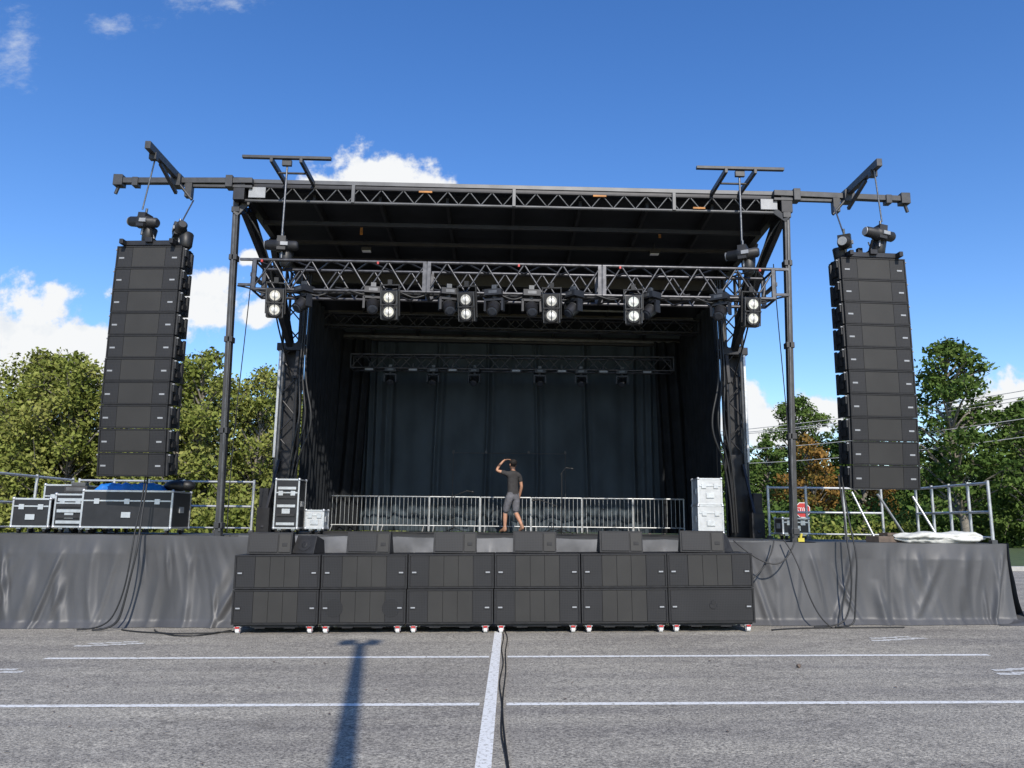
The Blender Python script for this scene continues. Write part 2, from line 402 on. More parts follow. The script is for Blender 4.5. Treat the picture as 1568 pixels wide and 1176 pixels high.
# ------------------------------------------------------------------ vinyl skirts
def skirt(name,xa,xb,y0,seed,flare=.10,mat=M_skirt,amp=1):
    L=xb-xa
    rng=random.Random(int(seed*10)); F=[]
    x=xa-.2
    while x<xb+.5:
        t0=rng.choice((0,0,.1,.25,.45)); F.append((x,rng.choice((-1,1))*rng.uniform(.0,.42),rng.uniform(.012,.050),rng.uniform(.03,.085),rng.uniform(-.25,.25),t0,t0+rng.uniform(.4,1.3)))
        x+=rng.uniform(.10,.42)
    def fn(u,v):
        x=xa+L*u; t=1-v
        zg=gz(x)+.006
        sag=.018*abs(sin(pi*(x-xa)/.9))
        z=zg+(DZ+.005-sag-zg)*v
        env=min(1,t*5)
        wp=mn.noise(Vector((x*.8,t*.9,seed+7)))
        calm=.35+.65*min(1,max(0,.5+1.6*mn.noise(Vector((x*.55,t*.3,seed+11)))))
        rd=mn.noise(Vector((x*2.4+wp*.9-t*.3,t*.45+wp*.5,seed+1))); rd=max(0,1-abs(rd)*3.2)
        off=.10*mn.noise(Vector((x*.9,t*.6,seed)))+calm*(.05*mn.noise(Vector((x*2.3-t*.5,t*.7,seed+3)))+.022*rd+.010*mn.noise(Vector((x*9+wp*3,t*2.4,seed+5))))
        for (fx,sl,a,w,cv,t0,t1) in F:
            if abs(x-fx)>1.0: continue
            q=(x-fx-sl*t-cv*t*t)/w
            if abs(q)<3:
                on=min(1,max(0,(t-t0)/.3))*min(1,max(0,(t1-t)/.3)); off+=calm*(a*math.exp(-q*q)*on-a*.4*math.exp(-((q-1.6)**2))*on)
        off=env*amp*off+flare*t**2.2+.06*max(0,t-.93)/.07
        return (x,y0-off,z)
    return grid_obj(name,fn,int(L*70),60,[mat])
skirt('stage_skirt',-9.3,-3.9,12.62,1.3)
skirt('stage_skirt',3.4,7.98,12.62,6.7)
skirt('stage_skirt',-4.6,4.5,13.27,12.1,.02,mat=M_skirt2)
def ret(u,v):
    y=12.6+2.6*u; t=1-v; x=8.0+.06*sin(y*6)*t+.18*t*t+.12*mn.noise(Vector((y*2,t*2,3)))*t
    return (x,y,gz(8)+.01+(DZ-gz(8))*v)
grid_obj('stage_skirt',ret,60,16,[M_skirt])
def heap(u,v):
    x=7.6+1.5*u; y=12.35+1.0*v; s=sin(pi*u)*sin(pi*v)
    return (x,y,gz(x)+.004+max(0,s)**.6*(.12+.14*mn.noise(Vector((x*5,y*5,1)))))
grid_obj('vinyl_tarp',heap,60,40,[M_skirt])

# ------------------------------------------------------------------ trusses + lights
def tz(x): return -.073-.009*x
b=MB()
for xa,xb in ((-4.25,-1.42),(-1.40,1.44),(1.46,4.27)):
    A=(xa,0,0); B=(xb,0,0)
    b.truss(A,B,.5,.5,0,.027,.016,.30)
    for x in (xa+.03,xb-.03):
        for sy in (-1,1): b.box((x,sy*.25,0),(.05,.05,.5),0)
for x,sx in ((-4.25,-1),(4.27,1)):
    b.box((x+sx*.02,0,0),(.04,.5,.06),0); b.box((x+sx*.1,-.25,.25),(.25,.04,.04),0); b.box((x+sx*.1,-.25,-.18),(.25,.04,.04),0)
b.tube((-4.2,-.02,-.22),(4.2,-.02,-.22),.03,1)
for i in range(5):
    x=-4+8*i/4+random.uniform(-.3,.3); b.box((x,-.28,.22),(.03,.03,.04),2)
b.obj('lighting_truss',[M_truss,M_cable,M_red],loc=(0,12.3,5.58-.073),rot=(0,.009,0))
for k in range(11):
    x=-4+8*k/10; d=tz(x); cable('truss_cable',[(x-.5,12.1,5.40+d),(x-.2,12.0,5.33+d),(x,12.05,5.22+d+random.uniform(-.10,.05)),(x+.25,12.1,5.36+d),(x+.5,12.15,5.4+d)],.014,M_cable)
b=MB()
b.truss((-4.1,19.3,5.6),(4.1,19.3,5.6),.35,.35,0,.024,.012,.32)
b.obj('lighting_truss',[M_truss])

def blinder_mesh():
    b=MB()
    b.box((0,.02,0),(.265,.14,.47),0)
    for z in (-.115,.115):
        b.lathe((0,-.05,z),(0,-1,0),[(0,.085),(.05,.108),(.065,.108)],0,20)
        b.lathe((0,-.1155,z),(0,-1,0),[(0,.082),(.004,.080)],1,20)
        b.lathe((0,-.120,z),(0,-1,0),[(0,.050),(.010,.040),(.02,.015)],2,14)
    for x in (-.15,.15): b.box((x,0,.08),(.02,.05,.5),0)
    b.box((0,0,.33),(.32,.05,.02),0); b.box((0,0,.37),(.07,.06,.09),0)
    b.box((0,-.115,0),(.27,.02,.02),0); b.box((-.128,-.09,0),(.012,.03,.46),3); b.box((.128,-.09,0),(.012,.03,.46),3)
    for z in (-.115,.115): b.box((0,-.142,z),(.012,.004,.21),0)
    return b.mesh('blinder_light',[M_blackp,M_lens,M_bulb,M_steel])
bm_=blinder_mesh()
for x in (-3.83,-1.98,-.73,.63,1.95,3.83): put('blinder_light',bm_,(x,12.0,5.08+tz(x)),(radians(8+random.uniform(-4,6)),0,random.uniform(-.2,.2)),bevel=.004)
def mover_mesh():
    b=MB()
    b.box((0,0,.0),(.28,.22,.10),0); b.box((0,0,.09),(.08,.06,.1),2)
    b.box((0,-.112,0),(.14,.006,.05),2)
    b.tube((0,0,-.05),(0,0,-.10),.06,0)
    b.box((0,0,-.11),(.30,.10,.04),0)
    for x in (-.145,.145): b.box((x,0,-.20),(.035,.10,.20),0)
    R=Vector((0,-.75,-.66)).normalized(); c=Vector((0,0,-.23))
    b.lathe(c-R*.13,R,[(0,.055),(.03,.09),(.14,.105),(.26,.088),(.29,.092)],0,16)
    b.lathe(c+R*.161,R,[(0,.078),(.01,.055)],1,16)
    b.lathe(c-R*.02,R,[(0,.107),(.02,.108)],2,16)
    return b.mesh('moving_head_light',[M_black,M_glass,M_steel])
mm_=mover_mesh()
for x in (-3.4,-2.27,-1.04,-.3,.3,.98,2.23,3.37):
    put('moving_head_light',mm_,(x,12.05,5.33+tz(x)),(0,0,random.uniform(-1.0,1.0)))
for x in (-3.1,-2.0,-.95,.7,1.75,2.8):
    put('moving_head_light',mm_,(x,19.2,5.38),(0,0,random.uniform(-.5,.5)))
for x in (-3.6,-2.5,-1.5,.1,1.25,2.3,3.4):
    b=MB(); b.box((0,0,0),(.25,.1,.1),0); b.box((0,-.055,0),(.20,.012,.045),1); b.box((0,0,.1),(.04,.04,.14),0)
    b.obj('led_wash_bar',[M_blackp,M_lgrey],loc=(x,19.05,5.36))

def hoist_mesh():
    b=MB()
    b.lathe((-.27,0,0),(1,0,0),[(0,.06),(.02,.085),(.17,.09),(.18,.11),(.34,.11),(.35,.085),(.50,.085),(.53,.06)],0,18)
    b.lathe((-.275,0,0),(1,0,0),[(-.012,.07),(.0,.075)],1,14)
    b.box((0,0,.02),(.14,.2,.24),0); b.tube((0,0,.12),(0,0,.24),.02,2); b.tube((0,0,-.1),(0,0,-.22),.022,2)
    b.lathe((.06,.1,-.34),(0,0,1),[(0,.07),(.04,.10),(.26,.12),(.28,.10)],3,12)
    b.box((.05,-.112,.0),(.12,.02,.06),1)
    return b.mesh('chain_hoist',[M_blackp,M_lgrey,M_chain,M_cable])
hm=hoist_mesh()
for x,rz_ in ((-3.88,.1),(3.85,-.5)): put('chain_hoist',hm,(x,12.3,6.2+tz(x)-.03),(0,0,rz_))

# ------------------------------------------------------------------ line arrays
BW,BH,BD=1.10,.381,.46
def cab_mesh():
    b=MB()
    w=BW/2; h=BH/2-.003
    vs=[(-w,0,-h),(w,0,-h),(w*.93,BD,-h*.82),(-w*.93,BD,-h*.82),(-w,0,h),(w,0,h),(w*.93,BD,h*.82),(-w*.93,BD,h*.82)]
    b.add(vs,[(3,2,1,0),(4,5,6,7),(0,1,5,4),(2,3,7,6),(1,2,6,5),(3,0,4,7)],0)
    b.box((0,-.012,h-.010),(BW,.024,.018),0); b.box((0,-.012,-h+.010),(BW,.024,.018),0)
    for x in (-w+.011,w-.011): b.box((x,-.012,0),(.020,.024,2*h-.04),0)
    for xa,xb,mt in ((-w+.026,-.283,1),(-.277,.277,2),(.283,w-.026,1)):
        b.box(((xa+xb)/2,-.008,0),(xb-xa,.016,2*h-.046),mt)
    for x in (-w+.075,w-.13):
        b.box((x+.02,-.018,-.02),(.085,.008,.026),3)
    for sx in (-1,1):
        b.box((sx*(w+.012),.05,0),(.024,.05,BH*.92),4); b.box((sx*w,.36,0),(.03,.06,BH*.9),4)
        b.box((sx*(w+.022),.10,.09),(.045,.10,.12),4); b.box((sx*(w+.018),.2,-.05),(.035,.12,.10),0)
        b.tube((sx*(w+.02),.05,.15),(sx*(w+.055),.05,.15),.014,3)
    return b.mesh('cabinet',[M_cab,M_gr,M_gr2,M_lgrey,M_col])
cm=cab_mesh()
for sx,px,pz in ((-1,-6.04,6.06),(1,5.96,5.98)):
    arr=empty('line_array_speaker',(px,12.2,pz)); arr.rotation_euler=(0,0,radians(-3 if sx<0 else 4))
    ang=[0,.3,.6,1,1.4,2,2.8,3.8,5,6.5]; y=0; z=0
    for i,a in enumerate(ang):
        a=radians(a-1)
        dy,dz=sin(a)*BH,-cos(a)*BH
        put('cabinet_%d'%(i+1),cm,(random.uniform(-.004,.004),y+dy/2,z+dz/2),(a,0,random.uniform(-.006,.006)),arr)
        y+=dy; z+=dz
    b=MB()
    for x in (-.42,.42): b.box((x,.22,.04),(.06,.75,.08),0)
    b.box((0,.0,.05),(.9,.06,.08),0); b.box((0,.5,.05),(.9,.06,.08),0); b.box((0,.22,.09),(.12,.6,.08),0)
    b.box((-.1,.2,.17),(.08,.08,.14),0); b.tube((0,.1,.1),(0,-.05,.3),.02,0)
    b.obj('flying_frame',[M_black],.004,arr)
    o1=-.14 if sx<0 else .16
    o2=.33 if sx<0 else -.30
    put('chain_hoist',hm,(px+o1,12.2,pz+.42),(0,.12,.2*sx)); put('chain_hoist',hm,(px+o2,12.5,pz+.38),(0,-.2,1.0*sx))
    b=MB(); b.tube((px+o1,12.1,pz+.6),(sx*6.03,12.05,7.52),.013,0); b.tube((px-.02,12.25,pz+.3),(px+.06,12.25,pz+.05),.012,0)
    b.tube((px+o2,12.5,pz+.5),(sx*5.72,12.95,7.2),.013,0)
    b.obj('hoist_chain',[M_chain])
def loom(x,xt,zt,seed):
    rnd=random.Random(seed)
    for k in range(3):
        o=rnd.uniform(-.03,.03)
        cable('cable_loom',[(xt+o,12.45,zt),(xt+o+.01,12.4,zt-.5),(x+o,12.35,1.75),(x+o*2,12.3,1.38),(x+o*2+.02,12.22,1.1),(x-.03+o,12.2,.6),(x-.10+o*2,12.18,.2),(x-.2+o*4,12.15,gz(x)+.02),(x-.55+o*6,12.1,gz(x)+.02)],.012,M_cable)
loom(-5.85,-5.85,2.5,1); loom(5.32,5.3,2.4,2)
for pts in ([(-5.9,12.2),(-5.5,11.9),(-5.1,11.9),(-4.9,11.55),(-4.5,11.5),(-4.35,11.7),(-4.2,12.1)],
            [(-5.4,12.2),(-5.2,11.75),(-4.7,11.75),(-4.3,11.85),(-4.1,12.0)],
            [(3.9,11.9),(4.4,12.2),(5.2,12.1),(6,12.15)]):
    cable('ground_cable',[(p[0],p[1],gz(p[0])+.012) for p in pts],.011,M_cable)
for pts in ([(-.10,11.9),(-.06,11.2),(-.13,10.4),(-.04,9.3),(-.12,8.2),(-.04,7.2),(-.08,6.2),(.02,5.4),(.04,4)],
            [(-.07,11.9),(.0,11.3),(-.07,10.2),(-.02,9.0),(-.06,7.6),(-.05,6.6),(-.0,5.5),(.07,4)]):
    cable('ground_cable',[(p[0],p[1],gz(p[0])+.012) for p in pts],.007,M_cable)
for pts in ([(3.55,12.5,1.36),(3.7,12.4,1.2),(4.0,12.25,.95),(4.3,12.25,1.0),(4.5,12.40,1.36)],
            [(4.35,12.5,1.38),(4.5,12.34,1.1),(4.55,12.22,.6),(4.75,12.15,.15),(4.9,12.1,.08)],
            [(4.2,12.5,1.37),(4.1,12.34,1.0),(3.75,12.22,.75),(3.6,12.22,.7)]):
    cable('draped_cable',pts,.011,M_cable)

# ------------------------------------------------------------------ subwoofers
SW,SH,SD=1.285,.504,.74
def sub_mesh(kind):
    b=MB(); w=SW/2-.004; h=SH/2-.003
    b.box((0,SD/2,0),(2*w,SD,2*h),0)
    b.box((0,-.012,h-.012),(2*w,.024,.022),0); b.box((0,-.012,-h+.012),(2*w,.024,.022),0)
    for x in (-w+.014,w-.014): b.box((x,-.012,0),(.026,.024,2*h-.05),0)
    if kind!=2:
        for xa,xb,mt in ((-w+.032,-.333,1),(-.327,-.110,2),(-.106,.106,2),(.110,.327,2),(.333,w-.032,1)):
            b.box(((xa+xb)/2,-.009,0),(xb-xa,.018,2*h-.056),mt)
    else:
        b.box((0,-.009,0),(2*w-.066,.018,2*h-.058),1)
        b.lathe((.02,-.018,0),(0,-1,0),[(0,.055),(.006,.05)],0,20)
        b.lathe((.02,-.0245,.045),(0,-1,0),[(0,.03),(.004,.028)],0,12)
    if kind==1:
        for x in (-.42,.42):
            b.lathe((x,-.0185,-.02),(0,-1,0),[(0,.13),(.002,.128)],4,28)
    for x in (-w+.09,w-.09):
        b.box((x,-.020,-.015),(.085,.012,.05),0); b.box((x,-.028,-.015),(.065,.006,.020),3)
    for sx in (-1,1): b.box((sx*(w+.0015),.35,0),(.004,.18,.1),0)
    return b.mesh('subwoofer',[M_cab,M_gr,M_gr2,M_lgrey,M_cone])
sm=[sub_mesh(k) for k in range(3)]
def dolly_mesh():
    b=MB()
    b.box((0,.37,.112),(1.22,.7,.024),0)
    for x in (-.22,.22): b.box((x,.02,.085),(.16,.02,.03),0)
    b.box((0,.02,.095),(.7,.03,.014),0)
    for x in (-.53,.53):
        for y in (.0,.66):
            b.box((x,y+.02,.096),(.11,.11,.01),2); b.box((x-.036,y,.066),(.008,.06,.06),2); b.box((x+.036,y,.066),(.008,.06,.06),2)
            b.tube((x-.026,y,.052),(x+.026,y,.052),.052,3,18); b.tube((x-.031,y,.052),(x+.031,y,.052),.028,1,10)
            b.box((x+.0,y-.058,.092),(.06,.02,.022),1)
    return b.mesh('speaker_dolly',[M_black,M_red,M_alu,M_white])
dm=dolly_mesh()
for i in range(6):
    x=-4.11+1.291*(i+.5); z=gz(x)+.128
    yy=11.8+random.uniform(-.02,.02)
    put('speaker_dolly',dm,(x,yy+.02,gz(x)+.002),(0,-atan(.014),random.uniform(-.01,.01)))
    put('subwoofer',sm[1 if i==1 else (2 if i==5 else 0)],(x,yy,z+SH/2),(0,-atan(.014),random.uniform(-.006,.006)),bevel=.005)
    put('subwoofer',sm[0],(x+random.uniform(-.004,.004),yy+random.uniform(-.006,.016),z+SH*1.5+.002),(0,-atan(.014),random.uniform(-.008,.008)),bevel=.005)
def fill_mesh():
    b=MB(); w,d,h=.66,.42,.32
    vs=[(-w/2,0,0),(w/2,0,0),(w/2,d,0),(-w/2,d,0),(-w/2,.05,h),(w/2,.05,h),(w/2*.94,d*.8,h),(-w/2*.94,d*.8,h)]
    b.add(vs,[(3,2,1,0),(4,5,6,7),(0,1,5,4),(2,3,7,6),(1,2,6,5),(3,0,4,7)],0)
    R=Matrix.Rotation(-atan(.05/.32),3,'X')
    b.box((-.09,.018,h/2),(.42,.014,h-.05),1,R); b.box((.225,.018,h/2),(.17,.014,h-.05),2,R)
    b.box((.225,.006,h/2-.02),(.075,.006,.05),0,R); b.box((-.27,.006,.06),(.05,.006,.018),3,R)
    return b.mesh('front_fill_speaker',[M_cab,M_gr,M_gr2,M_lgrey])
fm=fill_mesh()
for x,r in ((-2.16,0),(-.84,.03),(.37,-.02),(1.69,.02),(-3.66,.10),(2.92,-.12)):
    put('front_fill_speaker',fm,(x,11.95,gz(x)+.128+SH*2+.006),(0,0,r),bevel=.006)
for x,r in ((-3.18,-.3),(3.28,.5)):
    b=MB()
    vs=[(-.19,0,0),(.19,0,0),(.19,.34,0),(-.19,.34,0),(-.17,.12,.27),(.17,.12,.27),(.17,.34,.20),(-.17,.34,.20)]
    b.add(vs,[(3,2,1,0),(4,5,6,7),(0,1,5,4),(2,3,7,6),(1,2,6,5),(3,0,4,7)],0)
    n=Vector((0,-.27,.12)).normalized()
    b.lathe((.0,.055,.125),n,[(0,.10),(.008,.095)],1,20); b.lathe((0,.052,.13),n,[(.008,.05),(.014,.03)],0,16)
    b.obj('stage_monitor_speaker',[M_cab,M_gr],.006,loc=(x,12.05,gz(x)+.128+SH*2+.006),rot=(0,0,r))

# ------------------------------------------------------------------ railings and barriers
def railing(pts,name='guard_railing',h=.98,step=1.1):
    b=MB()
    for (p,q) in zip(pts[:-1],pts[1:]):
        p=Vector(p);q=Vector(q);L=(q-p).length;n=max(1,round(L/step))
        for zz in (h,h*.52,.1): b.tube(p+Vector((0,0,zz)),q+Vector((0,0,zz)),.022 if zz>.2 else .016,0,8)
        for i in range(n+1):
            c=p.lerp(q,i/n); b.tube(c,c+Vector((0,0,h+.04)),.026,0,8); b.box(c+Vector((0,0,.03)),(.09,.09,.06),1)
    return b.obj(name,[M_galv,M_steel])
railing([(-8.5,12.75,DZ),(-8.5,15.05,DZ)]); railing([(-8.4,15.1,DZ),(-5.0,15.1,DZ)],step=.75)
railing([(7.85,12.75,DZ),(7.85,15.05,DZ)],step=.6); railing([(5.0,15.1,DZ),(7.2,15.1,DZ)],step=.75)
b=MB(); b.tube((6.9,14.6,DZ+.85),(7.5,14.9,DZ+.1),.022,0); b.tube((7.35,14.2,DZ+.8),(7.6,13.9,DZ+.05),.022,0); b.tube((6.55,14.9,DZ+.9),(6.75,14.5,DZ+.02),.02,0)
b.obj('stair_handrail',[M_galv])
def barrier_mesh(w=1.27,h=.88):
    b=MB()
    b.tube((-w/2,0,h),(w/2,0,h),.020,0); b.tube((-w/2,0,.16),(w/2,0,.16),.015,0)
    for x in (-w/2,w/2): b.tube((x,0,.02),(x,0,h),.021,0)
    n=12
    for i in range(1,n): b.tube((-w/2+w*i/n,0,.16),(-w/2+w*i/n,0,h),.0065,0,6)
    for x in (-w/2+.12,w/2-.12): b.tube((x,-.22,.02),(x,0,.14),.015,0,6); b.tube((x,.22,.02),(x,0,.14),.015,0,6)
    return b.mesh('crowd_barrier',[M_galv])
bmsh=barrier_mesh()
for i in range(7):
    put('crowd_barrier',bmsh,(-4.0+1.29*i,19.75+random.uniform(-.05,.05),DZ),(0,0,random.uniform(-.05,.05)))

# ------------------------------------------------------------------ road cases
def road_case(loc,size,lam=M_lam,rz=0,name='road_case',wheels=True,rack=False):
    w,d,h=size; b=MB(); z0=.10 if wheels else 0; H=h-z0; c=z0+H/2
    b.box((0,0,c),(w-.012,d-.012,H-.012),0)
    e=.028
    for sy in (-1,1):
        for zz in (z0+e/2,h-e/2): b.box((0,sy*(d/2-e/2+.002),zz),(w-2*e,e,e),1)
        for sx in (-1,1): b.box((sx*(w/2-e/2+.002),sy*(d/2-e/2+.002),c),(e,e,H-2*e),1)
    for sx in (-1,1):
        for zz in (z0+e/2,h-e/2): b.box((sx*(w/2-e/2+.002),0,zz),(e,d-2*e,e),1)
        for sy in (-1,1):
            for zz in (z0+.01,h-.01): b.ell((sx*(w/2-.012),sy*(d/2-.012),zz),(.03,.03,.03),1,8,6)
    zl=z0+H*.72
    b.box((0,-d/2,zl),(w-.06,.012,.022),1)
    n=max(2,int(w/.55)+1)
    for i in range(n):
        x=-w/2+w*(i+.5)/n; b.box((x,-d/2-.008,zl-.01),(.085,.014,.085),1)
    b.box((0,-d/2-.008,z0+H*.35),(.15,.014,.09),1)
    if rack:
        for k in range(5):
            zz=z0+.06+k*(H-.1)/5; b.box((0,-d/2-.012,zz+.03),(w-.12,.014,.05),2 if k%2 else 1)
    for sx in (-1,1): b.box((sx*w/2,0,z0+H*.5),(.014,.16,.1),1)
    if wheels:
        for sx in (-1,1):
            for sy in (-1,1):
                b.tube((sx*(w/2-.1)-.018,sy*(d/2-.1),.045),(sx*(w/2-.1)+.018,sy*(d/2-.1),.045),.045,2,12); b.box((sx*(w/2-.1),sy*(d/2-.1),.085),(.07,.07,.03),1)
    return b.obj(name,[lam,M_alu,M_blackp],0,loc=loc,rot=(0,0,rz))
road_case((-8.02,13.3,DZ),(.62,.55,.58),rz=.05); road_case((-7.38,13.35,DZ),(.54,.55,.66),rz=-.03,rack=True)
road_case((-6.34,13.25,DZ),(1.50,.75,.72)); road_case((-8.0,14.2,DZ),(.7,.6,.85)); road_case((-7.3,14.3,DZ),(.6,.55,.75))
road_case((-4.22,14.9,DZ),(.46,.5,1.03),rack=True); road_case((-3.74,15.1,DZ),(.36,.4,.46),lam=M_lams)
road_case((3.76,14.9,DZ),(.48,.5,.62),lam=M_lams); road_case((3.76,14.9,DZ+.625),(.46,.5,.5),lam=M_lams,wheels=False)
road_case((5.25,14.6,DZ),(.5,.45,.4))
def tarp(u,v):
    x=-6.95+1.15*u; y=12.95+.62*v; e=min(u,1-u,v,1-v)
    return (x,y,DZ+.725+min(1,e*14)*(.10+.07*mn.noise(Vector((x*6,y*7,2)))+.02*mn.noise(Vector((x*17,y*15,2)))))
grid_obj('blue_tarp',tarp,70,36,[M_blue])
b=MB(); b.ell((0,0,.09),(.22,.14,.10),0); b.ell((.16,.02,.10),(.14,.12,.09),0); b.tube((-.12,0,.16),(.1,0,.22),.012,0)
b.obj('equipment_bag',[M_cable],loc=(-5.68,13.2,DZ+.72))
b=MB(); b.box((0,0,.07),(.36,.3,.12),0); b.box((.02,0,.16),(.22,.2,.06),1); b.box((0,-.155,.07),(.3,.01,.06),1)
b.obj('amplifier',[M_blackp,M_steel],.01,loc=(-7.40,13.3,DZ+.665),rot=(0,0,.2))
def roll(u,v):
    x=6.35+1.5*u; a=2*pi*v; r=.085+.045*mn.noise(Vector((x*3,cos(a)*1.5,sin(a)*1.5)))+.012*mn.noise(Vector((x*12,cos(a)*4,sin(a)*4)))
    r*=min(1,.3+6*min(u,1-u))
    return (x,13.0+cos(a)*r*2.0,DZ+.085+sin(a)*r*(1.0))
grid_obj('rolled_tarp',roll,90,32,[M_tarpw])
b=MB(); b.box((0,0,.05),(.5,.3,.1),0); b.box((.1,.02,.13),(.2,.2,.05),1); b.obj('stacked_lumber',[M_wood,M_wood],.005,loc=(6.25,13.1,DZ),rot=(0,0,.3))
b=MB(); b.box((0,0,.03),(.10,.06,.06),0); b.tube((0,0,.06),(.02,0,.13),.02,0); b.obj('yellow_strap',[M_yellow],loc=(4.72,12.75,DZ))
b=MB(); b.lathe((0,0,0),(0,0,1),[(0,.06),(.02,.07),(.10,.05),(.13,.02)],0,12); b.obj('pine_cone',[M_wood],loc=(3.2,8.95,gz(3.2)+.015),rot=(.0,1.2,.3)).scale=(.35,.35,.35)

def mic_stand(x,y,h,boom):
    b=MB(); 
    for k in range(3):
        a=2*pi*k/3+.4; b.tube((0,0,.12),(.3*cos(a),.3*sin(a),.012),.01,0,6)
    b.tube((0,0,.1),(0,0,h),.011,0); b.tube((0,0,h),(boom,0,h+.12),.008,0,6); b.tube((0,0,h),(-boom*.3,0,h-.04),.008,0,6)
    b.lathe((boom,0,h+.12),(1 if boom>0 else -1,0,-.15),[(0,.012),(.12,.018),(.13,.026),(.17,.022),(.185,.01)],0,10)
    b.obj('microphone_stand',[M_cable],loc=(x,y,DZ))
mic_stand(1.22,18.6,1.45,.1); mic_stand(1.05,19.2,.7,-.35); mic_stand(-1.4,19.3,.9,.3)
b=MB(); b.tube((-1.5,19.95,DZ+2.02),(1.4,19.95,DZ+2.02),.010,0)
for x in (-1.5,-.65,.45,1.4): b.box((x,19.95,DZ+2.05),(.05,.05,.07),0)
for x in (-1.5,1.4): b.tube((x,19.95,DZ),(x,19.95,DZ+2.02),.010,0)
b.obj('pipe_frame',[M_col])

# ------------------------------------------------------------------ street lamp
SUN_EL=radians(36.5); az=radians(9.6)
Hh=9.2; Ls=Hh/tan(SUN_EL)
lx,ly=-2.02+Ls*sin(az), 10.9-Ls*cos(az)
b=MB(); b.lathe((0,0,0),(0,0,1),[(0,.28),(.7,.28),(.72,.2)],1,20)
b.tube((0,0,.72),(0,0,Hh-.1),.11,0,14,r2=.075)
b.tube((-.22,0,Hh-.12),(.22,0,Hh-.12),.035,0)
for sx in (-1,1): b.box((sx*.17,0,Hh),(.20,.30,.14),0,Matrix.Rotation(sx*.3,3,'Y')); b.box((sx*.17,0,Hh-.085),(.14,.22,.02),2)
b.obj('street_lamp',[M_steel,M_conc,M_lens],loc=(lx,ly,gz(lx)))

# ------------------------------------------------------------------ stop sign, utility pole, wires
b=MB(); b.tube((0,0,0),(0,0,2.3),.035,2)
SZ=1.95
for r,mt,y in ((.38,1,-.045),(.35,0,-.052)):
    vs=[(r*cos(pi/8+i*pi/4),y,SZ+r*sin(pi/8+i*pi/4)) for i in range(8)]+[(r*cos(pi/8+i*pi/4),y+.006,SZ+r*sin(pi/8+i*pi/4)) for i in range(8)]
    b.add(vs,[tuple(range(8)),tuple(reversed(range(8,16)))]+[(i,(i+1)%8,8+(i+1)%8,8+i) for i in range(8)],mt)
def glyph(segs,ox):
    for (x0,z0,x1,z1) in segs: b.box((ox+(x0+x1)/2,-.057,SZ+(z0+z1)/2),(abs(x1-x0)+.025,.006,abs(z1-z0)+.025),1)
glyph([(0,.1,.08,.1),(0,0,.08,0),(0,-.1,.08,-.1),(0,0,0,.1),(.08,-.1,.08,0)],-.28)
glyph([(0,.1,.1,.1),(.05,-.1,.05,.1)],-.15); glyph([(0,.1,.08,.1),(0,-.1,.08,-.1),(0,-.1,0,.1),(.08,-.1,.08,.1)],0.0); glyph([(0,-.1,0,.1),(0,.1,.08,.1),(0,0,.08,0),(.08,0,.08,.1)],.14)
b.obj('stop_sign',[M_red,M_white,M_galv],loc=(13.85,37.0,gz(13.85)+.2))
for x,y,h in ((11,62,8.4),(40,43,10.0)):
    b=MB(); b.tube((0,0,-.2),(0,0,h),.16,0,10,r2=.11); b.box((0,0,h-.5),(2.2,.12,.12),0)
    for dx in (-1,-.4,.4,1): b.tube((dx,0,h-.44),(dx,0,h-.28),.04,1)
    b.obj('utility_pole',[M_wood,M_lgrey],loc=(x,y,gz(x)+.13))
for k,(dx,dz) in enumerate(((-1,-.2),(.4,-.2),(1,-.2),(0,-1.3),(0,-2.2))):
    A=Vector((11+dx,56,7.6+dz+.4)); B=Vector((40+dx,32,10.6+dz+.5)); pts=[]
    for i in range(13):
        t=i/12; p=A.lerp(B,t); p.z-=.9*4*t*(1-t)*(.9+.1*k); pts.append(tuple(p))
    cable('power_line',pts,.022,M_wire)

# ------------------------------------------------------------------ vegetation
def leaf_mat(name,ca,cb,cc):
    m=bpy.data.materials.new(name); m.use_nodes=True; nt=m.node_tree; N=nt.nodes; L=nt.links; b=N['Principled BSDF']
    tc=N.new('ShaderNodeTexCoord'); n=N.new('ShaderNodeTexNoise'); n.inputs['Scale'].default_value=.55; n.inputs['Detail'].default_value=2
    L.new(tc.outputs['Object'],n.inputs['Vector']); g=N.new('ShaderNodeNewGeometry')
    ad=N.new('ShaderNodeMath'); ad.operation='MULTIPLY_ADD'; L.new(g.outputs['Random Per Island'],ad.inputs[0]); ad.inputs[1].default_value=.35; L.new(n.outputs['Fac'],ad.inputs[2])
    r=N.new('ShaderNodeValToRGB'); r.color_ramp.elements[0].position=.38; r.color_ramp.elements[1].position=.95
    r.color_ramp.elements[0].color=(*ca,1); r.color_ramp.elements[1].color=(*cc,1); e=r.color_ramp.elements.new(.65); e.color=(*cb,1)
    L.new(ad.outputs[0],r.inputs[0])
    d=N.new('ShaderNodeBsdfDiffuse'); L.new(r.outputs[0],d.inputs[0]); L.new(d.outputs[0],N['Material Output'].inputs[0]); N.remove(b)
    return m
ML_y=leaf_mat('leaves_yellow_green',(.10,.125,.026),(.165,.19,.045),(.25,.25,.075))
ML_g=leaf_mat('leaves_green',(.036,.066,.018),(.070,.115,.028),(.115,.16,.042))
ML_o=leaf_mat('leaves_autumn',(.09,.085,.022),(.18,.11,.03),(.28,.15,.045))
M_bark=pm('bark',(.18,.16,.13),.9,0,.35,12)

